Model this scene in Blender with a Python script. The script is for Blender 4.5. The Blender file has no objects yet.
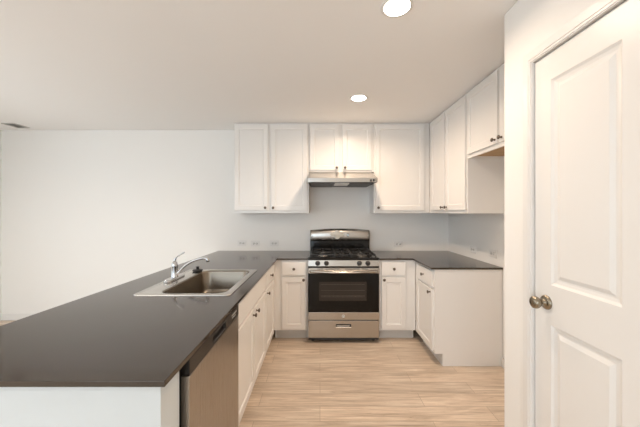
import bpy, bmesh, math, random
from mathutils import Vector, Matrix

random.seed(4)
PI = math.pi
S = bpy.context.scene
C = S.collection

# ---------------------------------------------------------------- camera
cam_d = bpy.data.cameras.new('camera')
cam = bpy.data.objects.new('camera', cam_d)
C.objects.link(cam)
cam.location = (0, 0, 1.43)
cam.rotation_euler = (PI / 2, 0, 0)
cam_d.sensor_width = 36
cam_d.lens = 290 * 36 / 640
cam_d.shift_y = -2.0 / 640
cam_d.clip_start = 0.05
S.camera = cam

# ---------------------------------------------------------------- world, light, exposure
w = bpy.data.worlds.new('daylight')
S.world = w
w.use_nodes = True
bgn = w.node_tree.nodes['Background']
bgn.inputs[0].default_value = (0.76, 0.89, 1.0, 1)
bgn.inputs[1].default_value = 2.1
S.view_settings.view_transform = 'Standard'
S.view_settings.look = 'None'
S.view_settings.gamma = 1
S.view_settings.use_curve_mapping = False
S.view_settings.exposure = 0.79
LAMP_W = 10.5
LAMP_C = (1.0, 0.77, 0.575)

CEIL = 2.50
BACK = 3.815
RIGHT = 1.685
LEFT = -4.19
REAR = -4.0
PANX = 1.005
PANY = 1.58


# ---------------------------------------------------------------- materials
def mat(name, col, rough=0.5, metal=0.0, spec=0.5, bump=0.0, bscale=200, coat=0.0, aniso=0.0, var=0.0):
    m = bpy.data.materials.new(name)
    m.use_nodes = True
    nt = m.node_tree
    b = nt.nodes['Principled BSDF']
    b.inputs['Base Color'].default_value = (*col, 1)
    b.inputs['Roughness'].default_value = rough
    b.inputs['Metallic'].default_value = metal
    b.inputs['Specular IOR Level'].default_value = spec
    b.inputs['Coat Weight'].default_value = coat
    if bump or var:
        tc = nt.nodes.new('ShaderNodeTexCoord')
        n = nt.nodes.new('ShaderNodeTexNoise')
        n.inputs['Scale'].default_value = bscale
        n.inputs['Detail'].default_value = 4
        nt.links.new(tc.outputs['Object'], n.inputs['Vector'])
        if bump:
            bp = nt.nodes.new('ShaderNodeBump')
            bp.inputs['Strength'].default_value = bump
            bp.inputs['Distance'].default_value = 0.002
            nt.links.new(n.outputs['Fac'], bp.inputs['Height'])
            nt.links.new(bp.outputs['Normal'], b.inputs['Normal'])
        if var:
            mx = nt.nodes.new('ShaderNodeMixRGB')
            mx.inputs[1].default_value = (*[c * (1 - var) for c in col], 1)
            mx.inputs[2].default_value = (*[min(1, c * (1 + var)) for c in col], 1)
            nt.links.new(n.outputs['Fac'], mx.inputs[0])
            nt.links.new(mx.outputs[0], b.inputs['Base Color'])
    return m


def steel(name, col, rough, axis):
    """brushed stainless: noise stretched along one object axis drives roughness and a fine bump"""
    m = mat(name, col, rough, 1.0)
    nt = m.node_tree
    b = nt.nodes['Principled BSDF']
    tc = nt.nodes.new('ShaderNodeTexCoord')
    mp = nt.nodes.new('ShaderNodeMapping')
    sc = [400, 400, 400]
    sc[axis] = 4
    mp.inputs['Scale'].default_value = sc
    n = nt.nodes.new('ShaderNodeTexNoise')
    n.inputs['Scale'].default_value = 1
    nt.links.new(tc.outputs['Object'], mp.inputs['Vector'])
    nt.links.new(mp.outputs['Vector'], n.inputs['Vector'])
    mr = nt.nodes.new('ShaderNodeMapRange')
    mr.inputs['To Min'].default_value = rough * 0.88
    mr.inputs['To Max'].default_value = rough * 1.14
    nt.links.new(n.outputs['Fac'], mr.inputs['Value'])
    nt.links.new(mr.outputs['Result'], b.inputs['Roughness'])
    return m


def emis(name, col, st):
    m = bpy.data.materials.new(name)
    m.use_nodes = True
    b = m.node_tree.nodes['Principled BSDF']
    b.inputs['Base Color'].default_value = (*col, 1)
    b.inputs['Emission Color'].default_value = (*col, 1)
    b.inputs['Emission Strength'].default_value = st
    return m


def floor_mat():
    m = bpy.data.materials.new('vinyl_plank_floor')
    m.use_nodes = True
    nt = m.node_tree
    N, L = nt.nodes, nt.links
    b = N['Principled BSDF']
    tc = N.new('ShaderNodeTexCoord')
    br = N.new('ShaderNodeTexBrick')
    br.inputs['Scale'].default_value = 1.0
    br.inputs['Brick Width'].default_value = 1.22
    br.inputs['Row Height'].default_value = 0.152
    br.inputs['Mortar Size'].default_value = 0.0016
    br.inputs['Mortar Smooth'].default_value = 0.3
    br.inputs['Color1'].default_value = (0.0, 0.0, 0.0, 1)
    br.inputs['Color2'].default_value = (1, 1, 1, 1)
    br.inputs['Mortar'].default_value = (0.4, 0.4, 0.4, 1)
    br.offset = 0.37
    L.new(tc.outputs['Object'], br.inputs['Vector'])
    # per-plank offset of the grain
    sep = N.new('ShaderNodeSeparateXYZ')
    L.new(tc.outputs['Object'], sep.inputs[0])
    dv = N.new('ShaderNodeMath'); dv.operation = 'DIVIDE'; dv.inputs[1].default_value = 0.152
    L.new(sep.outputs['Y'], dv.inputs[0])
    fl = N.new('ShaderNodeMath'); fl.operation = 'FLOOR'
    L.new(dv.outputs[0], fl.inputs[0])
    ml = N.new('ShaderNodeMath'); ml.operation = 'MULTIPLY'; ml.inputs[1].default_value = 7.31
    L.new(fl.outputs[0], ml.inputs[0])
    ad = N.new('ShaderNodeMath'); ad.operation = 'ADD'
    L.new(sep.outputs['X'], ad.inputs[0]); L.new(ml.outputs[0], ad.inputs[1])
    cmb = N.new('ShaderNodeCombineXYZ')
    L.new(ad.outputs[0], cmb.inputs['X']); L.new(sep.outputs['Y'], cmb.inputs['Y'])
    def grain(sx, sy, scale, detail, dist):
        mp = N.new('ShaderNodeMapping')
        mp.inputs['Scale'].default_value = (sx, sy, 1)
        L.new(cmb.outputs[0], mp.inputs['Vector'])
        n = N.new('ShaderNodeTexNoise')
        n.inputs['Scale'].default_value = scale
        n.inputs['Detail'].default_value = detail
        n.inputs['Roughness'].default_value = 0.6
        n.inputs['Distortion'].default_value = dist
        L.new(mp.outputs[0], n.inputs['Vector'])
        return n
    g1 = grain(0.9, 11.0, 1.7, 6, 1.4)
    g2 = grain(2.0, 75.0, 1.6, 5, 0.6)
    g3 = grain(7.0, 60.0, 1.5, 3, 1.0)
    cr = N.new('ShaderNodeValToRGB')
    cr.color_ramp.elements[0].position = 0.30
    cr.color_ramp.elements[0].color = (0.54, 0.425, 0.32, 1)
    cr.color_ramp.elements[1].position = 0.72
    cr.color_ramp.elements[1].color = (0.88, 0.77, 0.64, 1)
    e = cr.color_ramp.elements.new(0.5); e.color = (0.715, 0.585, 0.465, 1)
    L.new(g1.outputs['Fac'], cr.inputs[0])
    cr2 = N.new('ShaderNodeValToRGB')
    cr2.color_ramp.elements[0].position = 0.35
    cr2.color_ramp.elements[0].color = (0.74, 0.72, 0.69, 1)
    cr2.color_ramp.elements[1].position = 0.7
    cr2.color_ramp.elements[1].color = (1.12, 1.13, 1.15, 1)
    L.new(g2.outputs['Fac'], cr2.inputs[0])
    m1 = N.new('ShaderNodeMixRGB'); m1.blend_type = 'MULTIPLY'; m1.inputs[0].default_value = 0.9
    L.new(cr.outputs[0], m1.inputs[1]); L.new(cr2.outputs[0], m1.inputs[2])
    cr3 = N.new('ShaderNodeValToRGB')
    cr3.color_ramp.elements[0].color = (0.93, 0.93, 0.93, 1)
    cr3.color_ramp.elements[1].color = (1.06, 1.05, 1.04, 1)
    L.new(br.outputs['Color'], cr3.inputs[0])
    m2 = N.new('ShaderNodeMixRGB'); m2.blend_type = 'MULTIPLY'; m2.inputs[0].default_value = 1
    L.new(m1.outputs[0], m2.inputs[1]); L.new(cr3.outputs[0], m2.inputs[2])
    cr4 = N.new('ShaderNodeValToRGB')   # short dark and pale flecks of the wood print
    cr4.color_ramp.elements[0].position = 0.27
    cr4.color_ramp.elements[0].color = (0.72, 0.68, 0.63, 1)
    cr4.color_ramp.elements[1].position = 0.78
    cr4.color_ramp.elements[1].color = (1.22, 1.22, 1.22, 1)
    e = cr4.color_ramp.elements.new(0.38); e.color = (1, 1, 1, 1)
    e = cr4.color_ramp.elements.new(0.64); e.color = (1, 1, 1, 1)
    L.new(g3.outputs['Fac'], cr4.inputs[0])
    m4 = N.new('ShaderNodeMixRGB'); m4.blend_type = 'MULTIPLY'; m4.inputs[0].default_value = 1
    L.new(m2.outputs[0], m4.inputs[1]); L.new(cr4.outputs[0], m4.inputs[2])
    m2 = m4
    m3 = N.new('ShaderNodeMixRGB'); m3.blend_type = 'MIX'
    m3.inputs[2].default_value = (0.38, 0.29, 0.205, 1)
    L.new(br.outputs['Fac'], m3.inputs[0]); L.new(m2.outputs[0], m3.inputs[1])
    L.new(m3.outputs[0], b.inputs['Base Color'])
    b.inputs['Roughness'].default_value = 0.42
    bp = N.new('ShaderNodeBump'); bp.inputs['Strength'].default_value = 0.15; bp.inputs['Distance'].default_value = 0.002
    L.new(g2.outputs['Fac'], bp.inputs['Height']); L.new(bp.outputs[0], b.inputs['Normal'])
    return m


M = {
    'wall': mat('painted_wall', (0.90, 0.877, 0.84), 0.75, bump=0.12, bscale=260),
    'ceil': mat('painted_ceiling', (0.94, 0.925, 0.905), 0.85, bump=0.15, bscale=180),
    'trim': mat('white_trim', (0.84, 0.82, 0.79), 0.35),
    'cab': mat('white_cabinet_paint', (0.85, 0.825, 0.79), 0.32, var=0.01, bscale=6),
    'cabin': mat('cabinet_interior', (0.6, 0.5, 0.38), 0.6),
    'wood': mat('raw_plywood', (0.47, 0.30, 0.15), 0.6, var=0.2, bscale=14),
    'kick': mat('toe_kick_paint', (0.66, 0.64, 0.61), 0.5),
    'counter': mat('dark_quartz', (0.046, 0.034, 0.025), 0.10, spec=0.55, var=0.25, bscale=350),
    'steel': steel('brushed_steel', (0.48, 0.455, 0.42), 0.24, 0),
    'steel_v': steel('dishwasher_steel', (0.40, 0.365, 0.325), 0.28, 2),
    'steel_edge': mat('bright_steel_edge', (0.80, 0.79, 0.77), 0.45, 0.6),
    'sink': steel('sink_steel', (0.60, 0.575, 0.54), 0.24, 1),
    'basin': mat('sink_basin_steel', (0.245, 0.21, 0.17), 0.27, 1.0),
    'chrome': mat('chrome', (0.60, 0.60, 0.61), 0.07, 1.0),
    'black': mat('black_enamel', (0.010, 0.009, 0.008), 0.12, spec=0.35),
    'blackm': mat('black_plastic', (0.03, 0.028, 0.027), 0.42),
    'iron': mat('cast_iron', (0.022, 0.021, 0.020), 0.38, bump=0.3, bscale=500),
    'glass': mat('black_oven_glass', (0.008, 0.007, 0.006), 0.06, spec=0.22),
    'window': mat('oven_window_glass', (0.040, 0.033, 0.028), 0.08, spec=0.22),
    'nickel': mat('aged_nickel', (0.16, 0.13, 0.105), 0.28, 1.0),
    'bronze': mat('antique_nickel_knob', (0.30, 0.26, 0.20), 0.24, 1.0),
    'plate': mat('outlet_plastic', (0.84, 0.82, 0.79), 0.3),
    'socket': mat('outlet_socket_plastic', (0.74, 0.72, 0.69), 0.35),
    'highlight': mat('pale_highlight', (0.90, 0.83, 0.72), 0.22),
    'panelblack': mat('satin_black_panel', (0.014, 0.012, 0.011), 0.3, spec=0.35),
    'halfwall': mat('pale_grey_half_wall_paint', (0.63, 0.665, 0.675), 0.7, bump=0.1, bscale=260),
    'dark': mat('dark_slot', (0.02, 0.02, 0.02), 0.6),
    'gap': mat('recess_shadow_filler', (0.10, 0.09, 0.08), 0.7),
    'rubber': mat('black_rubber', (0.015, 0.015, 0.016), 0.45),
    'filter': mat('aluminium_mesh_filter', (0.10, 0.095, 0.09), 0.5, 0.8, bump=0.8, bscale=300),
    'lens': mat('frosted_lamp_lens', (0.75, 0.74, 0.70), 0.3),
    'digit': emis('clock_digits', (0.8, 0.95, 1.0), 1.2),
    'print': mat('light_print', (0.75, 0.75, 0.73), 0.5),
    'lamp': emis('downlight_lens', (1.0, 0.93, 0.84), 9.0),
    'vent': mat('vent_paint', (0.62, 0.60, 0.57), 0.5),
    'ventd': mat('vent_slot', (0.16, 0.155, 0.15), 0.6),
    'floor': floor_mat(),
}


# ---------------------------------------------------------------- mesh helpers
class MB:
    """collects shapes in one bmesh and links them as ONE object"""
    def __init__(s):
        s.bm = bmesh.new()
        s.mats = []
        s.cur = 0

    def use(s, m):
        if m not in s.mats:
            s.mats.append(m)
        s.cur = s.mats.index(m)
        return s

    def face(s, vs, smooth=False):
        try:
            f = s.bm.faces.new(vs)
            f.material_index = s.cur
            f.smooth = smooth
            return f
        except ValueError:
            return None

    def box(s, x0, x1, y0, y1, z0, z1, bev=0.0):
        if bev:
            t = bmesh.new()
            vs = [t.verts.new((x, y, z)) for z in (z0, z1) for y in (y0, y1) for x in (x0, x1)]
            for q in ((0, 2, 3, 1), (4, 5, 7, 6), (0, 1, 5, 4), (2, 6, 7, 3), (0, 4, 6, 2), (1, 3, 7, 5)):
                t.faces.new([vs[i] for i in q])
            bmesh.ops.bevel(t, geom=list(t.edges), offset=bev, segments=2, profile=0.5, affect='EDGES')
            s.merge(t)
            return s
        vs = [s.bm.verts.new((x, y, z)) for z in (z0, z1) for y in (y0, y1) for x in (x0, x1)]
        for q in ((0, 2, 3, 1), (4, 5, 7, 6), (0, 1, 5, 4), (2, 6, 7, 3), (0, 4, 6, 2), (1, 3, 7, 5)):
            s.face([vs[i] for i in q])
        return s

    def merge(s, t, smooth=False):
        mp = {}
        for v in t.verts:
            mp[v] = s.bm.verts.new(v.co)
        for f in t.faces:
            s.face([mp[v] for v in f.verts], smooth)
        t.free()

    def prism(s, pts, a0, a1, axis='x'):
        """closed outline extruded along an axis; pts in the two other coordinates"""
        def P(p, a):
            return {'x': (a, p[0], p[1]), 'y': (p[0], a, p[1]), 'z': (p[0], p[1], a)}[axis]
        A = [s.bm.verts.new(P(p, a0)) for p in pts]
        B = [s.bm.verts.new(P(p, a1)) for p in pts]
        s.face(A); s.face(list(reversed(B)))
        n = len(pts)
        for i in range(n):
            s.face([A[i], B[i], B[(i + 1) % n], A[(i + 1) % n]])
        return s

    def lathe(s, prof, mtx=None, seg=24, smooth=True, sx=1, sy=1):
        """prof: (radius, height) pairs about z; closed at the ends"""
        mtx = mtx or Matrix()
        rings = []
        for r, h in prof:
            if r < 1e-6:
                rings.append([s.bm.verts.new(mtx @ Vector((0, 0, h)))])
            else:
                rings.append([s.bm.verts.new(mtx @ Vector((r * sx * math.cos(2 * PI * i / seg), r * sy * math.sin(2 * PI * i / seg), h))) for i in range(seg)])
        for a, b in zip(rings, rings[1:]):
            for i in range(seg):
                j = (i + 1) % seg
                if len(a) == 1 and len(b) == 1:
                    continue
                if len(a) == 1:
                    s.face([a[0], b[j], b[i]], smooth)
                elif len(b) == 1:
                    s.face([a[i], a[j], b[0]], smooth)
                else:
                    s.face([a[i], a[j], b[j], b[i]], smooth)
        if len(rings[0]) > 1: s.face(list(reversed(rings[0])))
        if len(rings[-1]) > 1: s.face(rings[-1])
        return s

    def tube(s, pts, radii, seg=12, flat=1.0):
        """swept tube through points"""
        pts = [Vector(p) for p in pts]
        if not isinstance(radii, (list, tuple)):
            radii = [radii] * len(pts)
        rings = []
        up = Vector((0, 1, 0.01)).normalized()
        for i, p in enumerate(pts):
            d = (pts[min(i + 1, len(pts) - 1)] - pts[max(i - 1, 0)]).normalized()
            n = d.cross(up)
            if n.length < 1e-3: n = d.cross(Vector((1, 0, 0)))
            n.normalize()
            b = d.cross(n).normalized()
            rings.append([s.bm.verts.new(p + (n * math.cos(2 * PI * k / seg) * flat + b * math.sin(2 * PI * k / seg)) * radii[i]) for k in range(seg)])
        for a, b in zip(rings, rings[1:]):
            for k in range(seg):
                s.face([a[k], a[(k + 1) % seg], b[(k + 1) % seg], b[k]], True)
        s.face(list(reversed(rings[0]))); s.face(rings[-1])
        return s

    def build(s, name, parent=None, loc=(0, 0, 0), rz=0, m=None, bevel=0.0):
        if m and not s.mats: s.mats = [m]
        bmesh.ops.recalc_face_normals(s.bm, faces=list(s.bm.faces))
        me = bpy.data.meshes.new(name)
        s.bm.to_mesh(me)
        s.bm.free()
        for mm in s.mats: me.materials.append(mm)
        o = bpy.data.objects.new(name, me)
        C.objects.link(o)
        o.location = loc
        o.rotation_euler = (0, 0, rz)
        if parent: o.parent = parent
        if bevel:
            bv = o.modifiers.new('bevel', 'BEVEL')
            bv.width = bevel; bv.segments = 2; bv.limit_method = 'ANGLE'; bv.angle_limit = math.radians(40)
        return o


def mb(m): return MB().use(M[m])


def tag(o, label, cat=None, group=None):
    o['label'] = label
    if cat: o['category'] = cat
    if group: o['group'] = group
    return o


def thing(name, label, cat, loc=(0, 0, 0), rz=0, group=None):
    o = bpy.data.objects.new(name, None)
    o.empty_display_size = 0.1
    C.objects.link(o)
    o.location = loc
    o.rotation_euler = (0, 0, rz)
    return tag(o, label, cat, group)


def struct(o, label=None):
    o['kind'] = 'structure'
    if label: o['label'] = label
    return o


def copy_tree(o, parent=None):
    c = o.copy(); C.objects.link(c)
    if parent: c.parent = parent
    for ch in list(o.children): copy_tree(ch, c)
    return c


def arc(c, r, a0, a1, n):
    return [(c[0] + r * math.cos(a0 + (a1 - a0) * i / n), c[1] + r * math.sin(a0 + (a1 - a0) * i / n)) for i in range(n + 1)]


def rrect(x0, x1, y0, y1, r, n=6):
    p = []
    p += arc((x1 - r, y0 + r), r, -PI / 2, 0, n)
    p += arc((x1 - r, y1 - r), r, 0, PI / 2, n)
    p += arc((x0 + r, y1 - r), r, PI / 2, PI, n)
    p += arc((x0 + r, y0 + r), r, PI, 1.5 * PI, n)
    return p


# ================================================================ SETTING
struct(mb('floor').box(LEFT - .1, RIGHT + .1, REAR, BACK + .1, -0.06, 0).build('floor'), 'light oak vinyl plank floor')
struct(mb('ceil').box(LEFT - .1, RIGHT + .1, REAR, BACK + .1, CEIL, CEIL + .08).build('ceiling'), 'flat off-white ceiling')
struct(mb('wall').box(LEFT - .1, RIGHT + .1, BACK, BACK + .1, 0, CEIL).build('wall_back'))
b = mb('wall')   # living room wall; its wide unseen window is added for daylight
b.box(LEFT - .1, LEFT, 2.05, BACK, 0, CEIL)
b.box(LEFT - .1, LEFT, REAR, 0.7, 0, CEIL)
b.box(LEFT - .1, LEFT, 0.7, 2.05, 0, 0.35)
b.box(LEFT - .1, LEFT, 0.7, 2.05, 2.25, CEIL)
struct(b.build('wall_left'))
b = mb('trim')  # frame of the unseen window added to let daylight in
for yy in (0.7, 1.35, 2.01):
    b.box(LEFT - .07, LEFT - .03, yy, yy + .04, .35, 2.25)
b.box(LEFT - .07, LEFT - .03, 0.7, 2.05, .35, .39); b.box(LEFT - .07, LEFT - .03, 0.7, 2.05, 2.21, 2.25)
struct(b.build('window_added'))
struct(mb('wall').box(-0.2, RIGHT, REAR - .1, REAR, 0, CEIL).build('wall_rear'))
struct(mb('wall').box(RIGHT, RIGHT + .1, REAR, BACK, 0, CEIL).build('wall_right'))

# pantry walls with the door opening
DY0, DY1, DZ = 0.515, 1.365, 2.13
JT = 0.012
b = mb('wall')
b.box(PANX, PANX + .115, DY1 + JT, PANY, 0, CEIL)
b.box(PANX, PANX + .115, REAR, DY0 - JT, 0, CEIL)
b.box(PANX, PANX + .115, DY0 - JT, DY1 + JT, DZ + JT, CEIL)
b.box(PANX + .115, RIGHT, PANY - .115, PANY, 0, CEIL)
struct(b.build('wall_pantry'))

# low peninsula wall that carries the worktop end
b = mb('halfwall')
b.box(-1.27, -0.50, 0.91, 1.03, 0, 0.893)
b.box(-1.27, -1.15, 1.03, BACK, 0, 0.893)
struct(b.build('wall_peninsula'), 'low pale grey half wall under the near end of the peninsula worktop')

# baseboards
def baseboard(name, x0, x1, y0, y1):
    o = mb('trim').box(x0, x1, y0, y1, 0, 0.085).build(name, bevel=0.004)
    return struct(o)
baseboard('baseboard_back', LEFT, -1.27, BACK - .014, BACK)
baseboard('baseboard_left', LEFT, LEFT + .014, REAR, BACK - .014)
baseboard('baseboard_right', RIGHT - .014, RIGHT, PANY, 2.678)

# casing around the pantry door
b = mb('trim')
for (w0, w1, t) in ((0.0, 0.057, 0.010), (0.004, 0.050, 0.014), (0.014, 0.034, 0.017)):
    b.prism([(DY1 + w0, 0), (DY1 + w0, DZ + w0), (DY0 - w0, DZ + w0), (DY0 - w0, 0),
             (DY0 - w1, 0), (DY0 - w1, DZ + w1), (DY1 + w1, DZ + w1), (DY1 + w1, 0)], PANX - t, PANX, 'x')
struct(b.build('trim_1'), 'white moulded casing around the pantry door')
b = mb('trim')   # jamb lining
b.box(PANX, PANX + .115, DY1 + .001, DY1 + JT, 0, DZ + JT)
b.box(PANX, PANX + .115, DY0 - JT, DY0 - .001, 0, DZ + JT)
b.box(PANX, PANX + .115, DY0 - .001, DY1 + .001, DZ + .001, DZ + JT)
b.box(PANX + .050, PANX + .062, DY0, DY1, DZ - .012, DZ)
b.box(PANX + .050, PANX + .062, DY1 - .012, DY1, 0, DZ)
struct(b.build('trim_2'), 'white door jamb lining')


# ---------------------------------------------------------------- moulded panel face
def panel_slab(b, w, h, t, panels, prof, x0=0, z0=0, y0=0):
    """slab whose front (y=y0) carries recessed panels.
    panels: list of (xa,xb,za,zb); prof: list of (inset, depth) rings from the opening edge inwards"""
    bm = b.bm
    xs = sorted({0, w, *[p[0] for p in panels], *[p[1] for p in panels]})
    zs = sorted({0, h, *[p[2] for p in panels], *[p[3] for p in panels]})
    V = {}
    def v(x, z, y=0):
        k = (round(x, 5), round(z, 5), round(y, 5))
        if k not in V: V[k] = bm.verts.new((x0 + x, y0 + y, z0 + z))
        return V[k]
    for i in range(len(xs) - 1):
        for j in range(len(zs) - 1):
            xc, zc = (xs[i] + xs[i + 1]) / 2, (zs[j] + zs[j + 1]) / 2
            if any(p[0] < xc < p[1] and p[2] < zc < p[3] for p in panels): continue
            b.face([v(xs[i], zs[j]), v(xs[i + 1], zs[j]), v(xs[i + 1], zs[j + 1]), v(xs[i], zs[j + 1])])
    for (xa, xb, za, zb) in panels:
        prev = [v(xa, za), v(xb, za), v(xb, zb), v(xa, zb)]
        for ins, d in prof:
            cur = [v(xa + ins, za + ins, d), v(xb - ins, za + ins, d), v(xb - ins, zb - ins, d), v(xa + ins, zb - ins, d)]
            for k in range(4):
                b.face([prev[k], prev[(k + 1) % 4], cur[(k + 1) % 4], cur[k]])
            prev = cur
        b.face(prev)
    # back and edges
    bk = [v(0, 0, t), v(w, 0, t), v(w, h, t), v(0, h, t)]
    b.face(list(reversed(bk)))
    bot = [v(x, 0) for x in xs]; b.face(bot + [bk[1], bk[0]])
    top = [v(x, h) for x in xs]; b.face(list(reversed(top)) + [bk[3], bk[2]])
    lf = [v(0, z) for z in zs]; b.face(list(reversed(lf)) + [bk[0], bk[3]])
    rt = [v(w, z) for z in zs]; b.face(rt + [bk[2], bk[1]])


# pantry door: local x runs towards the camera (world -Y), front faces the kitchen (-X)
door = bpy.data.objects.new('door_1', None); C.objects.link(door)
door.location = (PANX + .006, DY1 - .003, 0.008); door.rotation_euler = (0, 0, -PI / 2)
struct(door, 'white moulded panel pantry door')
dw = DY1 - DY0 - .006
DH = DZ - .012
st = 0.092
c0, c1 = st, st + .30
c2, c3 = dw - st - .30, dw - st
b = mb('trim')
panel_slab(b, dw, DH, 0.040, [(c0, c1, 1.10, 2.0), (c2, c3, 1.10, 2.0), (c0, c1, .22, .925), (c2, c3, .22, .925)],
           [(0.010, 0.007), (0.022, 0.010), (0.030, 0.010), (0.046, 0.002)])
b.build('door_panel', door)
ky, kz = 0.068, 1.017
b = mb('bronze')
mt = Matrix.Translation((ky, 0, kz)) @ Matrix.Rotation(PI / 2, 4, 'X')   # z -> -y
b.lathe([(0.0, 0), (0.032, 0.0), (0.032, 0.003), (0.029, 0.008), (0.021, 0.012), (0.012, 0.014), (0.0105, 0.026), (0.013, 0.032),
         (0.021, 0.037), (0.0265, 0.045), (0.0275, 0.053), (0.025, 0.060), (0.018, 0.065), (0.010, 0.067), (0, 0.0675)], mt, 32)
o = b.build('door_knob', door); o['label'] = 'round antique nickel door knob with rosette'
b = mb('bronze').box(-0.003, 0.0, 0.004, 0.036, kz - .028, kz + .028)
b.build('latch_plate', door)
for hz in (0.25, 1.06, 1.86):
    mb('bronze').lathe([(0, 0), (0.006, 0), (0.006, 0.09), (0, 0.09)], Matrix.Translation((dw + .001, -.005, hz)), 10).build('hinge', door)


# ================================================================ CABINETS
def knob_mesh(b, x, z, y=0):
    mt = Matrix.Translation((x, y, z)) @ Matrix.Rotation(PI / 2, 4, 'X')
    b.lathe([(0, 0), (0.0085, 0), (0.0085, 0.002), (0.0055, 0.005), (0.005, 0.013), (0.009, 0.017), (0.0145, 0.020), (0.0155, 0.024), (0.013, 0.028), (0.007, 0.030), (0, 0.0305)], mt, 18)


DT = 0.020
def shaker(name, parent, x0, x1, z0, z1, knob=None, flat=False, rail=0.052):
    b = mb('cab')
    w_, h_ = x1 - x0, z1 - z0
    if flat:
        panel_slab(b, w_, h_, DT, [], [], x0, z0, -DT)
    else:
        panel_slab(b, w_, h_, DT, [(rail, w_ - rail, rail, h_ - rail)], [(0.002, 0.002), (0.004, 0.008), (0.006, 0.009)], x0, z0, -DT)
    o = b.build(name, parent, bevel=0.0018)
    if knob:
        kb = mb('nickel')
        knob_mesh(kb, knob[0], knob[1], -DT)
        kb.build('knob', o)['label'] = 'small round dark nickel knob'
    return o


def cabinet(name, label, loc, rz, w_, d_, z0, z1, doors, drawers, toe=False, top=False, group=None, opens=None, under='cab'):
    """local: x along the face, y=0 face frame front, +y into the wall, z up"""
    t = thing(name, label, 'cabinet', loc, rz, group)
    T = 0.016
    b = mb('cab')
    zb = z0 + (0.115 if toe else 0)
    for xa in (0, w_ - T):
        b.box(xa, xa + T, 0.018, d_, zb, z1)
        if toe: b.box(xa, xa + T, 0.078, d_, z0, zb)
    b.use(M[under]).box(T, w_ - T, 0.018, d_, zb + (0.018 if not toe else 0), zb + T + (0.018 if not toe else 0))
    b.use(M['cabin']).box(T, w_ - T, d_ - 0.008, d_, zb + .034, z1)
    if top: b.box(T, w_ - T, 0.018, d_ - .008, z1 - T, z1)
    b.build('carcass', t)
    if toe:
        mb('kick').box(T, w_ - T, 0.074, 0.090, z0, zb).build('toe_kick', t)
    # face frame: cells between the openings
    allf = doors + drawers
    xs = sorted({0, w_, *[round(f[0] + .015, 4) for f in allf], *[round(f[1] - .015, 4) for f in allf]})
    zs = sorted({zb, z1, *[round(f[2] + .015, 4) for f in allf], *[round(f[3] - .015, 4) for f in allf]})
    b = mb('cab')
    V = {}
    def v(x, y, z):
        k = (round(x, 4), round(y, 4), round(z, 4))
        if k not in V: V[k] = b.bm.verts.new(k)
        return V[k]
    def solid(i, j):
        if not (0 <= i < len(xs) - 1 and 0 <= j < len(zs) - 1): return False
        xc, zc = (xs[i] + xs[i + 1]) / 2, (zs[j] + zs[j + 1]) / 2
        return not any(f[0] + .014 < xc < f[1] - .014 and f[2] + .014 < zc < f[3] - .014 for f in allf)
    Y0, Y1 = 0.0, 0.018
    for i in range(len(xs) - 1):
        for j in range(len(zs) - 1):
            if not solid(i, j): continue
            a, c, e, g = xs[i], xs[i + 1], zs[j], zs[j + 1]
            b.face([v(a, Y0, e), v(c, Y0, e), v(c, Y0, g), v(a, Y0, g)])
            b.face([v(a, Y1, g), v(c, Y1, g), v(c, Y1, e), v(a, Y1, e)])
            if not solid(i - 1, j): b.face([v(a, Y0, e), v(a, Y0, g), v(a, Y1, g), v(a, Y1, e)])
            if not solid(i + 1, j): b.face([v(c, Y0, e), v(c, Y1, e), v(c, Y1, g), v(c, Y0, g)])
            if not solid(i, j - 1): b.face([v(a, Y0, e), v(a, Y1, e), v(c, Y1, e), v(c, Y0, e)])
            if not solid(i, j + 1): b.face([v(a, Y0, g), v(c, Y0, g), v(c, Y1, g), v(a, Y1, g)])
    b.build('face_frame', t)
    for f in doors:
        shaker('door', t, f[0], f[1], f[2], f[3], f[4])
    for f in drawers:
        shaker('drawer_front' if f[4] else 'false_front', t, f[0], f[1], f[2], f[3], f[4], flat=True)
    return t


BT = 0.893          # top of base carcasses
DZ0, DZ1 = 0.135, 0.705   # base doors
WZ0, WZ1 = 0.728, 0.874   # drawers
YF = 3.21
XL = -0.51
XR = 1.06

# back run, left of the range: x -.505..-.135
x0 = -0.508
cabinet('base_cabinet', 'white base cabinet directly left of the range', (x0, YF, 0), 0, -0.134 - x0, BACK - YF - .004, 0, BT,
        [(-.418 - x0, -.155 - x0, DZ0, DZ1, (-.180 - x0, .680))], [(-.418 - x0, -.155 - x0, WZ0, WZ1, (-.286 - x0, .80))], toe=True)
# back run, right of the range
x0 = 0.655
cabinet('base_cabinet', 'white base cabinet directly right of the range', (x0, YF, 0), 0, 1.056 - x0, BACK - YF - .004, 0, BT,
        [(.679 - x0, .943 - x0, DZ0, DZ1, (.704 - x0, .680))], [(.679 - x0, .943 - x0, WZ0, WZ1, (.811 - x0, .80))], toe=True)
# left run (faces +X): local x = world Y
y0 = 1.705
cabinet('sink_base_cabinet', 'white two door sink base cabinet beside the dishwasher, long false front on top', (XL, y0, 0), PI / 2, 2.632 - y0, .61, 0, BT,
        [(1.717 - y0, 2.165 - y0, DZ0, DZ1, (2.12 - y0, .672)), (2.177 - y0, 2.62 - y0, DZ0, DZ1, (2.225 - y0, .672))],
        [(1.717 - y0, 2.62 - y0, WZ0, WZ1, None)], toe=True)
y0 = 2.634
cabinet('base_cabinet', 'white base cabinet in the far inner corner of the peninsula, beyond the sink cabinet', (XL, y0, 0), PI / 2, YF - .002 - y0, .61, 0, BT,
        [(2.65 - y0, 3.10 - y0, DZ0, DZ1, (2.69 - y0, .672))], [(2.65 - y0, 3.10 - y0, WZ0, WZ1, (2.875 - y0, .80))], toe=True)
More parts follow.
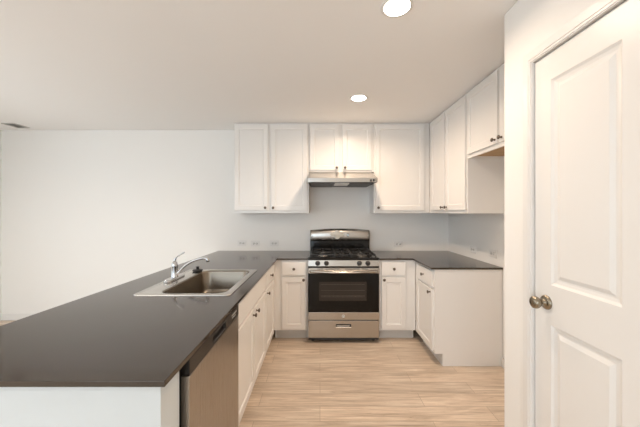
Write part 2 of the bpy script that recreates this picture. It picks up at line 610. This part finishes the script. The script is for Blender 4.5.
# right run (faces -X): local x = -world Y
y1 = YF - .002
cabinet('base_cabinet', 'white base cabinet on the right whose broad plain side faces the camera', (XR, y1, 0), -PI / 2, y1 - 2.68, RIGHT - XR - .003, 0, BT,
        [(y1 - 3.13, y1 - 2.70, DZ0, DZ1, (y1 - 2.74, .672))], [(y1 - 3.13, y1 - 2.70, WZ0, WZ1, (y1 - 2.92, .80))], toe=True)

# uppers
UZ0, UZ1 = 1.413, CEIL - .003
UD0, UD1 = 1.445, 2.474
YU = 3.51
GU = None
x0 = -1.037
cabinet('wall_cabinet', 'tall two door white wall cabinet left of the range hood', (x0, YU, 0), 0, -.1355 - x0, BACK - YU - .003, UZ0, UZ1,
        [(-1.030 - x0, -.628 - x0, UD0, UD1, (-.657 - x0, 1.475)), (-.587 - x0, -.154 - x0, UD0, UD1, (-.563 - x0, 1.475))], [], top=True)
x0 = -0.132
cabinet('wall_cabinet', 'short two door white wall cabinet directly above the range hood', (x0, YU, 0), 0, .648 - x0, BACK - YU - .003, 1.908, UZ1,
        [(-.118 - x0, .229 - x0, 1.930, UD1, (.202 - x0, 1.955)), (.272 - x0, .622 - x0, 1.930, UD1, (.300 - x0, 1.955))], [], top=True)
x0 = 0.650
cabinet('wall_cabinet', 'tall single door white wall cabinet right of the range hood', (x0, YU, 0), 0, 1.322 - x0, BACK - YU - .003, UZ0, UZ1,
        [(.668 - x0, 1.255 - x0, UD0, UD1, (.700 - x0, 1.475))], [], top=True)
XU = 1.325
y1 = YU - .002
cabinet('wall_cabinet', 'tall two door white wall cabinet on the right wall, beside the back corner', (XU, y1, 0), -PI / 2, y1 - 2.60, RIGHT - XU - .003, UZ0, UZ1,
        [(y1 - 3.42, y1 - 3.055, UD0, UD1, (y1 - 3.085, 1.475)), (y1 - 3.02, y1 - 2.615, UD0, UD1, (y1 - 2.99, 1.475))], [], top=True)
y1 = 2.598
cabinet('wall_cabinet', 'short white wall cabinet over the empty refrigerator space, brown wood underside', (XU, y1, 0), -PI / 2, y1 - 1.66, RIGHT - XU - .003, 1.905, UZ1,
        [(y1 - 2.580, y1 - 2.138, 1.935, UD1, (y1 - 2.165, 1.965)), (y1 - 2.112, y1 - 1.68, 1.935, UD1, (y1 - 2.085, 1.965))], [], top=True, under='wood')


# ================================================================ WORKTOPS
CT = 0.914
CB = 0.896
def slab(name, label, polys, hole=None):
    """polys: convex quads in plan sharing vertices"""
    b = mb('counter')
    V = {}
    def v(p, z):
        k = (round(p[0], 4), round(p[1], 4), z)
        if k not in V: V[k] = b.bm.verts.new(k)
        return V[k]
    edges = {}
    for q in polys:
        b.face([v(p, CT) for p in q]); b.face([v(p, CB) for p in reversed(q)])
        for i in range(len(q)):
            a, c = q[i], q[(i + 1) % len(q)]
            k = tuple(sorted((tuple(round(t, 4) for t in a), tuple(round(t, 4) for t in c))))
            edges.setdefault(k, []).append((a, c))
    for k, lst in edges.items():
        if len(lst) == 1:
            a, c = lst[0]
            b.face([v(a, CB), v(c, CB), v(c, CT), v(a, CT)])
    o = b.build(name, bevel=0.0015)
    return tag(o, label, 'countertop')

EX = -0.472
def lx(y): return -1.46 + (y - .881) * (0.125 / 2.93)
HX0, HX1, HY0, HY1 = -1.03, -0.575, 1.795, 2.535
BK = BACK - .002
ys = [0.881, HY0, HY1, 3.185, BK]
polys = []
for i in range(4):
    a, c = ys[i], ys[i + 1]
    cols_a = [lx(a), HX0, HX1, EX]; cols_c = [lx(c), HX0, HX1, EX]
    for k in range(3):
        if i == 1 and k == 1: continue
        polys.append([(cols_a[k], a), (cols_a[k + 1], a), (cols_c[k + 1], c), (cols_c[k], c)])
polys.append([(EX, 3.185), (-.1335, 3.185), (-.1335, BK), (EX, BK)])
slab('countertop', 'long dark polished peninsula worktop with the sink, running into the left back corner', polys)
RX = 1.022
slab('countertop', 'L shaped dark polished worktop in the right back corner beside the range',
     [[(.652, 3.185), (RX, 3.185), (RX, BK), (.652, BK)],
      [(RX, 2.665), (RIGHT - .003, 2.665), (RIGHT - .003, 3.185), (RX, 3.185)],
      [(RX, 3.185), (RIGHT - .003, 3.185), (RIGHT - .003, BK), (RX, BK)]])

# ================================================================ SINK
sk = thing('kitchen_sink', 'stainless steel single bowl drop-in sink set in the dark peninsula worktop', 'sink', (-.846, 2.165, CT))
SXC, SYC = -.846, 2.165
def loops(b, lst, smooth=True):
    rings = [[b.bm.verts.new((p[0] - SXC, p[1] - SYC, z)) for p in pts] for pts, z in lst]
    n = len(rings[0])
    for a, c in zip(rings, rings[1:]):
        for i in range(n):
            b.face([a[i], a[(i + 1) % n], c[(i + 1) % n], c[i]], smooth)
    return rings
b = mb('sink')
NR = 10
R = lambda x0, x1, y0, y1, r: rrect(x0, x1, y0, y1, r, NR)
rings = loops(b, [(R(-1.152, -.550, 1.770, 2.560, .03), 0.0006), (R(-1.152, -.550, 1.770, 2.560, .03), 0.004),
                  (R(-1.148, -.554, 1.774, 2.556, .028), 0.0065), (R(-1.020, -.590, 1.806, 2.524, .075), 0.0060),
                  (R(-1.014, -.596, 1.812, 2.518, .072), 0.003)])
b.build('rim', sk)
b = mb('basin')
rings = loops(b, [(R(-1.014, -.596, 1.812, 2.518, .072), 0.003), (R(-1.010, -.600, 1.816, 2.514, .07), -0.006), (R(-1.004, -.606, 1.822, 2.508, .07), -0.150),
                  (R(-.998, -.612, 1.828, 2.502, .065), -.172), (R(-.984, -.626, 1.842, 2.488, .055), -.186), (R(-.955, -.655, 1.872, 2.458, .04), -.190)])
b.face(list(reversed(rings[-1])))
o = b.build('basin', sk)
so = o.modifiers.new('thick', 'SOLIDIFY'); so.thickness = 0.0015; so.offset = 1
b = mb('chrome'); b.lathe([(0, .001), (.018, .001), (.020, .003), (.044, .0035), (.046, .0), (0, 0)], Matrix.Translation((.04, .04, -.1895)), 28)
b.use(M['dark'])
for k in range(6):
    a = k * PI / 3
    b.lathe([(0, .0036), (.004, .0036), (.004, .0042), (0, .0042)], Matrix.Translation((.04 + .012 * math.cos(a), .04 + .012 * math.sin(a), -.1895)), 8)
b.build('drain', sk)

# faucet
FX, FY, FZ = -1.095, 2.185, CT + .0072
fc = thing('faucet', 'chrome single lever kitchen faucet standing on the left rim of the sink', 'faucet', (FX, FY, FZ))
b = mb('chrome')
pl = rrect(-.028, .028, -.125, .125, .0275, 8)
A = [b.bm.verts.new((p[0], p[1], 0)) for p in pl]
B = [b.bm.verts.new((p[0], p[1], .011)) for p in pl]
D = [b.bm.verts.new((p[0] * .80, p[1] * .95, .018)) for p in pl]
n = len(pl)
for P, Q in ((A, B), (B, D)):
    for i in range(n): b.face([P[i], P[(i + 1) % n], Q[(i + 1) % n], Q[i]], True)
b.face(list(reversed(A))); b.face(D)
b.build('base_plate', fc)
b = mb('chrome')
b.lathe([(0, .009), (.026, .009), (.0255, .02), (.023, .035), (.0215, .085), (.023, .095), (.0235, .102), (.022, .112), (.017, .128), (.010, .136), (0, .138)], None, 28)
b.build('body', fc)
b = mb('chrome')
def bez(p0, p1, p2, p3, n):
    p0, p1, p2, p3 = map(Vector, (p0, p1, p2, p3))
    return [p0 * (1 - t) ** 3 + p1 * 3 * t * (1 - t) ** 2 + p2 * 3 * t * t * (1 - t) + p3 * t ** 3 for t in [i / n for i in range(n + 1)]]
pts = bez((.012, 0, .030), (.07, .0, .105), (.13, .0, .148), (.222, 0, .158), 18)
pts += [Vector((.238, 0, .157)), Vector((.246, 0, .150)), Vector((.249, 0, .140)), Vector((.250, 0, .130))]
rad = [.012] * 3 + [.0095] * 14 + [.0095, .0105, .0125, .0135, .0125]
b.tube(pts, rad[:len(pts)] + [.0125] * max(0, len(pts) - len(rad)), 14)
b.build('spout', fc)
b = mb('chrome')
pts = bez((.0, 0, .132), (.002, 0, .165), (.030, 0, .178), (.076, 0, .203), 14)
b.tube(pts, [.012, .0115, .0105, .009, .008, .0072, .0066, .0062, .006, .006, .0062, .0066, .007, .007, .005], 12, 0.8)
b.build('lever', fc)

# stopper left on the far rim
sp = thing('sink_stopper', 'black rubber sink stopper with a raised grip lying on the far left sink rim', 'sink stopper', (-1.040, 2.465, CT + .0078))
b = mb('rubber')
b.lathe([(0, 0), (.034, 0), (.040, .004), (.042, .010), (.040, .015), (.028, .017), (.022, .019), (0, .019)], None, 28)
b.build('flange', sp)
b = mb('rubber')
b.lathe([(0, .018), (.014, .018), (.010, .026), (.011, .034), (.016, .037), (.016, .041), (0, .043)], None, 20)
b.build('grip', sp)


# ================================================================ DISHWASHER (faces +X; local x = world Y)
DWY0, DWY1 = 1.056, 1.692
DWW = DWY1 - DWY0
dwt = thing('dishwasher', 'stainless steel dishwasher with a black control panel, built into the peninsula', 'dishwasher', (-.475, DWY0, 0), PI / 2)
mb('blackm').box(.008, DWW - .008, .034, .60, .10, .885).build('tub', dwt)
mb('blackm').box(.01, DWW - .01, .070, .085, .0, .098).build('toe_panel', dwt)
b = mb('steel_v').box(0, DWW, 0, .032, .112, .828)
b.build('door', dwt, bevel=.003)['label'] = 'flat brushed stainless door'
# control panel with recessed handle
b = mb('black')
pw0, pw1, pz0, pz1 = .232, .412, .840, .872
def sub(b, x0, x1, z0, z1, y0, y1):
    b.box(x0, x1, y0, y1, z0, z1)
b = mb('panelblack')
panel_slab(b, DWW, .062, .032, [(pw0, pw1, .010, .046)], [(.004, .006), (.008, .022)], 0, .830, 0)
cp = b.build('control_panel', dwt, bevel=.002)
cp['label'] = 'black control panel'
b = mb('dark').box(pw0 + .012, pw1 - .012, .018, .0218, .845, .871); b.build('handle_pocket', cp)
b = mb('print')
for k in range(5):
    b.box(.505 + k * .019, .516 + k * .019, -.0008, .0, .864, .870)
for k in range(3):
    b.box(.515 + k * .022, .529 + k * .022, -.0008, .0, .850, .8545)
b.build('button_print', cp)

# ================================================================ RANGE
RX0, RX1 = -.130, .643
RW = RX1 - RX0
rg = thing('gas_range', 'freestanding stainless steel gas range with a black oven door and cooktop', 'range', (RX0, 3.14, 0))
mb('blackm').box(.003, RW - .003, .035, .655, .03, .895).build('body', rg)
for fx in (.05, RW - .05):
    for fy in (.09, .60):
        mb('blackm').lathe([(0, 0), (.018, 0), (.018, .008), (.009, .010), (.009, .034), (0, .034)], Matrix.Translation((fx, fy, 0)), 12).build('foot', rg)
mb('blackm').box(.004, RW - .004, .015, .03, .035, .06).build('kick_plate', rg)
# drawer
b = mb('steel')
panel_slab(b, RW - .006, .186, .030, [(.296, .468, .112, .150)], [(.004, .002), (.008, .016)], .003, .062, 0)
dr = b.build('drawer', rg, bevel=.003)
dr['label'] = 'stainless storage drawer with a recessed pull'
b = mb('dark').box(.304 + .003, .460 + .003, .009, .0158, .182, .204); b.build('pull_recess', dr)
mb('steel_edge').box(.312, .452, .003, .012, .186, .194).build('pull_lip', dr)
# oven door
b = mb('steel').prism([(0, .256), (0, .338), (.030, .338), (.030, .760), (0, .760), (0, .818), (.034, .818), (.034, .256)], .002, RW - .002, 'x')
od = b.build('oven_door', rg, bevel=.003)
b = mb('glass'); b.box(.004, RW - .004, .002, .0295, .339, .759); b.build('oven_glass', od)['label'] = 'glossy black glass'
b = mb('window')
wx0, wx1, wz0, wz1 = .120, .635, .462, .668
b.box(wx0, wx1, .0005, .0025, wz0, wz1)
wn = b.build('oven_window', od)
b = mb('steel_edge')
wn['label'] = 'slightly lighter viewing window'
b = MB().use(mat('dim_rack_wire', (.16, .13, .11), .4, .6))
for z in (.505, .517, .575, .640):
    b.box(wx0 + .02, wx1 - .02, -.0004, .0006, z, z + .0022)
for k in range(9):
    xx = wx0 + .06 + k * .048
    b.box(xx, xx + .0016, -.0004, .0006, .505, .517)
b.build('oven_rack', wn)
b = mb('dark')   # vent slots along the top of the door
for a, c in ((.10, .165), (.19, .34), (.40, .56), (.585, .65)):
    b.box(a, c, -.001, .002, .803, .810)
b.build('vent_slots', od)
b = mb('steel')   # shallow bowed handle bar
hp = []
for i in range(21):
    t = i / 20
    hp.append((.02 + t * (RW - .04), -.014 - .022 * math.sin(PI * t), .782 - .006 * math.sin(PI * t)))
b.tube(hp, .0115, 12, 1.0)
for xx in (.035, RW - .035):
    b.box(xx - .014, xx + .014, -.020, .002, .772, .792)
b.build('handle', od)
# maker's badge: ring with a looping monogram
b = mb('steel_edge')
bx, bz = .383, .297
mt = Matrix.Translation((bx, 0, bz)) @ Matrix.Rotation(PI / 2, 4, 'X')
b.lathe([(0, 0), (.017, 0), (.017, .0015), (.0155, .0025), (.0145, .0018), (0, .0018)], mt, 28)
b.use(M['blackm'])
for r0, r1, a0, a1, cx, cz in ((.0125, .0125, 0, 2 * PI, 0, 0), (.0045, .0045, .6, 5.2, -.0040, .001), (.0045, .0045, .9, 5.6, .0045, -.0002)):
    pts = [(bx + cx + r0 * math.cos(a0 + (a1 - a0) * k / 20), -.0024, bz + cz + r1 * math.sin(a0 + (a1 - a0) * k / 20)) for k in range(21)]
    b.tube(pts, .0007, 6)
b.build('badge', od)['label'] = 'small round monogram badge'
# front control panel (sloped a little)
b = mb('steel')
b.prism([(.004, .836), (.016, .900), (.060, .905), (.060, .836)], .001, RW - .001, 'x')
fp = b.build('control_panel', rg, bevel=.002)
mb('black').box(.002, RW - .002, .008, .04, .819, .835).build('panel_gap', rg)
for kx in (.105, .200, .558, .650):
    mt = Matrix.Translation((kx, .009, .868)) @ Matrix.Rotation(PI / 2 + .18, 4, 'X')
    b = mb('blackm')
    b.lathe([(0, 0), (.027, 0), (.027, .004), (.0225, .006), (.0205, .024), (.018, .027), (0, .027)], mt, 24)
    b.tube([mt @ Vector((0, -.018, .0275)), mt @ Vector((0, .018, .0275))], .004, 6)
    b.build('burner_knob', fp)['label'] = 'black burner knob'
# cooktop
b = mb('black')
b.box(0, RW, .002, .600, .906, .924)
b.box(0, .018, .002, .600, .924, .930); b.box(RW - .018, RW, .002, .600, .924, .930)
b.box(.018, RW - .018, .002, .020, .924, .930)
ck = b.build('cooktop', rg, bevel=.003)
for (bx, by, br) in ((.165, .170, .045), (.165, .430, .035), (.605, .170, .050), (.605, .430, .035)):
    b = mb('steel').lathe([(0, 0), (br + .012, 0), (br + .010, .008), (br - .005, .010), (0, .010)], Matrix.Translation((bx, by, .9245)), 24)
    bh = b.build('burner', ck)
    b = mb('iron').lathe([(0, 0), (br - .002, 0), (br, .004), (br - .004, .009), (0, .010)], Matrix.Translation((bx, by, .9345)), 24)
    b.build('burner_cap', bh)
b = mb('steel').lathe([(0, 0), (.052, 0), (.050, .008), (0, .010)], Matrix.Translation((RW / 2, .30, .9245)), 28, True, .62, 1.75)
bh = b.build('burner', ck)
mb('iron').lathe([(0, 0), (.044, 0), (.044, .006), (.038, .009), (0, .009)], Matrix.Translation((RW / 2, .30, .9345)), 28, True, .60, 1.85).build('burner_cap', bh)
def grate(x0, x1, centers):
    b = mb('iron')
    z0, z1 = .951, .961
    ya, yb = .035, .575
    r = .005
    for xx in (x0, x1): b.box(xx - r, xx + r, ya, yb, z0, z1)
    for yy in (ya, (ya + yb) / 2, yb): b.box(x0, x1, yy - r, yy + r, z0, z1)
    for (cx, cy) in centers:
        for k in range(4):
            a = PI / 4 * (2 * k) if len(centers) > 1 else PI / 2 * k
            dx, dy = math.cos(a), math.sin(a)
            ex = cx + dx * (x1 - x0) / 2; ey = cy + dy * .13
            b.tube([(cx + dx * .022, cy + dy * .022, z1 + .001), (cx + dx * .06, cy + dy * .06, z1 + .001), (ex, ey, z0 + .004)], .0052, 6)
    for xx in (x0, x1):
        for yy in (ya, (ya + yb) / 2, yb):
            b.box(xx - .006, xx + .006, yy - .006, yy + .006, .924, z0)
    return b.build('grate', ck)
grate(.035, .290, [(.165, .170), (.165, .430)])
grate(.300, .470, [(RW / 2, .17), (RW / 2, .43)])
grate(.480, .735, [(.605, .170), (.605, .430)])
# back guard
b = mb('black')
b.box(.004, RW - .004, .602, .668, .895, 1.054)
b.build('backguard_base', rg, bevel=.002)
b = mb('steel')
top = [(x, 1.188 + .021 * (1 - ((x - RW / 2) / (RW / 2 - .006)) ** 2)) for x in [.006 + (RW - .012) * i / 24 for i in range(25)]]
front, back_, edge = [], [], []
n = len(top)
NZ = 6
grid = []
for j in range(NZ + 1):
    t = j / NZ
    row = []
    for (x, zt) in top:
        z = 1.052 + (zt - 1.052) * t
        y = .590 - .012 * math.sin(PI * min(1, t * .9 + .1)) - .010 * (1 - ((x - RW / 2) / (RW / 2)) ** 2) + (.010 * max(0, t - .8) / .2)
        row.append(b.bm.verts.new((x, y, z)))
    grid.append(row)
for j in range(NZ):
    for i in range(n - 1):
        b.face([grid[j][i], grid[j][i + 1], grid[j + 1][i + 1], grid[j + 1][i]], True)
bt = [b.bm.verts.new((x, .668, zt)) for (x, zt) in top]
bb = [b.bm.verts.new((x, 0.668, 1.052)) for (x, zt) in top]
for i in range(n - 1):
    b.face([grid[NZ][i], grid[NZ][i + 1], bt[i + 1], bt[i]])
    b.face([bb[i], bb[i + 1], grid[0][i + 1], grid[0][i]])
    b.face([bt[i], bt[i + 1], bb[i + 1], bb[i]])
b.face([grid[j][0] for j in range(NZ + 1)] + [bt[0], bb[0]])
b.face([grid[j][-1] for j in range(NZ, -1, -1)] + [bb[-1], bt[-1]])
bg = b.build('backguard', rg)
bg['label'] = 'arched stainless backguard'
b = mb('highlight')  # pale raised ovals stand in for a bright reflection on the steel
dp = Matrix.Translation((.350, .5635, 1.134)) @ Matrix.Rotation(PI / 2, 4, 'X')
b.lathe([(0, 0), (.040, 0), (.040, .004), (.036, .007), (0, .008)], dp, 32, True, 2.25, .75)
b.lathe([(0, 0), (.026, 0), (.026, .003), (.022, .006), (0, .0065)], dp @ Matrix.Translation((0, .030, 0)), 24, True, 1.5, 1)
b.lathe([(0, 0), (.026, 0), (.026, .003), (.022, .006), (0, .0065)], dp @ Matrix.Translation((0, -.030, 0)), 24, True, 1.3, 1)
dpo = b.build('highlight_panel', bg)
dpo['label'] = 'pale raised oval standing in for a bright reflection'
mb('black').box(.474, .500, .5600, .5720, 1.112, 1.146).build('clock_display', bg)
b = mb('socket')
for i in range(4):
    b.box(.305 + i * .026, .318 + i * .026, .5615, .5632, 1.128, 1.138)
b.build('clock_buttons', dpo)
b = mb('digit')
for k in range(2):
    xx = .478 + k * .010
    b.box(xx, xx + .0012, .5594, .5600, 1.122, 1.136); b.box(xx + .005, xx + .0062, .5594, .5600, 1.122, 1.136)
    b.box(xx, xx + .0062, .5594, .5600, 1.1355, 1.137)
b.build('clock_digits', bg)

# ================================================================ RANGE HOOD
hd = thing('range_hood', 'slim stainless under cabinet range hood above the gas range', 'range hood', (-.135, 3.16, 0))
HW = .762
b = mb('steel')
# shell: sloped front, vertical lip; open underneath
out = [(.652, 1.750), (.652, 1.9055), (.330, 1.9055), (.0, 1.797), (.0, 1.750)]
x0, x1 = 0, HW
def taper(p): return 0.010 if p[1] > 1.8 and p[0] < .4 else (.0 if p[0] < .1 else .014)
# keep the body behind the front line of the wall cabinets between them
L_, R_ = [], []
for p in out:
    tp = taper(p)
    L_.append(b.bm.verts.new((x0 + tp, p[0], p[1]))); R_.append(b.bm.verts.new((x1 - tp, p[0], p[1])))
k = len(out)
b.face(L_); b.face(list(reversed(R_)))
for i in range(k - 1):
    b.face([L_[i], R_[i], R_[i + 1], L_[i + 1]])
b.use(M['blackm'])
b.face([L_[-1], R_[-1], R_[0], L_[0]])
b.build('hood_body', hd, bevel=.0015)
b = mb('filter').box(.04, .285, .05, .60, 1.743, 1.7495); b.build('grease_filter', hd)
b = mb('filter').box(.475, .72, .05, .60, 1.743, 1.7495); b.build('grease_filter', hd)
b = mb('lens').box(.300, .460, .05, .30, 1.736, 1.7495); b.build('lamp_cover', hd, bevel=.004)
for xx in (.680, .710):
    mb('dark').box(xx, xx + .020, -.004, .001, 1.757, 1.781).build('switch', hd, bevel=.001)

# ================================================================ OUTLETS
def make_outlet(label, loc, rz, group=None):
    t = thing('wall_outlet', label, 'outlet', loc, rz, group)
    b = mb('plate').box(-.058, .058, -.0085, 0, -.037, .037)
    b.build('cover_plate', t, bevel=.003)
    for cx in (-.020, .020):
        b = mb('socket')
        mt = Matrix.Translation((cx, -.0085, 0)) @ Matrix.Rotation(PI / 2, 4, 'X')
        b.lathe([(0, 0), (.0165, 0), (.0165, .0015), (0, .0015)], mt, 20)
        r = b.build('receptacle', t)
        b = mb('dark')
        b.box(cx - .0065, cx + .0015, -.0106, -.0099, .005, .0065)
        b.box(cx - .0065, cx + .0015, -.0106, -.0099, -.0065, -.005)
        b.box(cx + .006, cx + .0095, -.0106, -.0099, -.002, .002)
        b.build('slots', r)
    b = mb('nickel')
    b.lathe([(0, 0), (.0025, 0), (.002, .001), (0, .001)], Matrix.Translation((0, -.0085, 0)) @ Matrix.Rotation(PI / 2, 4, 'X'), 8)
    b.build('screw', t)
    return t
o1 = make_outlet('white wall outlet on the back wall, farthest left of the three left of the range', (-1.026, BACK, 1.016), 0, 'wall outlets above the worktop')
def outlet(label, loc, rz):
    o = copy_tree(o1); o.location = loc; o.rotation_euler = (0, 0, rz); o['label'] = label
outlet('white wall outlet on the back wall, middle of the three left of the range', (-.848, BACK, 1.010), 0)
outlet('white wall outlet on the back wall, nearest to the range on its left', (-.602, BACK, 1.013), 0)
outlet('white wall outlet on the back wall, right of the range', (1.032, BACK, 1.004), 0)
outlet('white wall outlet on the right side wall, closer to the back corner', (RIGHT, 3.186, 1.012), -PI / 2)
outlet('white wall outlet on the right side wall, closer to the refrigerator space', (RIGHT, 2.82, 1.022), -PI / 2)

# ================================================================ DOWNLIGHTS
def downlight(label, x, y, power=1.0, col=LAMP_C, src=None):
    if src is None:
        t = thing('recessed_downlight', label, 'ceiling light', (x, y, CEIL), 0, 'recessed downlights in the ceiling')
        b = mb('trim')
        b.lathe([(.066, 0), (.084, 0), (.084, -.003), (.078, -.006), (.066, -.004)], None, 36)
        b.build('trim_ring', t)
        b = mb('lamp'); b.lathe([(0, -.0042), (.067, -.0042), (.066, -.0062), (.055, -.0074), (0, -.0078)], None, 36)
        b.build('lens', t)
    else:
        t = copy_tree(src); t.location = (x, y, CEIL); t['label'] = label
    ld = bpy.data.lights.new('downlight_bulb', 'AREA')
    ld.spread = math.radians(162)
    ld.shape = 'DISK'; ld.size = .13; ld.energy = LAMP_W * power; ld.color = col
    lo = bpy.data.objects.new('downlight_bulb', ld); C.objects.link(lo)
    lo.location = (x, y, CEIL - .012)
    return t
d1 = downlight('round recessed downlight in the ceiling nearest the wall cabinets', .365, 2.73, .88)
downlight('round recessed downlight at the top edge of the picture, closer to the camera', .402, 1.514, .42, src=d1)
for (x, y) in ((.10, -1.60), (.10, -3.00)):  # unseen lamps added to light the room behind the camera
    downlight('unseen round downlight added to the kitchen ceiling behind the camera', x, y, .3, src=d1)
for (x, y) in ((-2.6, 1.0), (-2.6, -.8)):  # unseen lamps added to brighten the living room side
    downlight('unseen round downlight added to the living room ceiling outside the picture', x, y, 1.1, (1, .93, .86), src=d1)

# ================================================================ CEILING VENT
vt = thing('ceiling_vent', 'small grey ceiling register at the far left by the back wall', 'vent', (-3.775, 3.60, CEIL))
b = mb('vent')
b.box(-.078, .078, -.100, -.088, -.008, 0); b.box(-.078, .078, .088, .100, -.008, 0)
b.box(-.078, -.066, -.088, .088, -.008, 0); b.box(.066, .078, -.088, .088, -.008, 0)
b.build('frame', vt)
mb('ventd').box(-.066, .066, -.088, .088, -.002, 0).build('backing', vt)
for k in range(6):
    x = -.055 + k * .022
    b = mb('vent').prism([(x - .006, -.003), (x + .004, -.009), (x + .006, -.008), (x - .004, -.002)], -.088, .088, 'y')
    b.build('slat', vt)
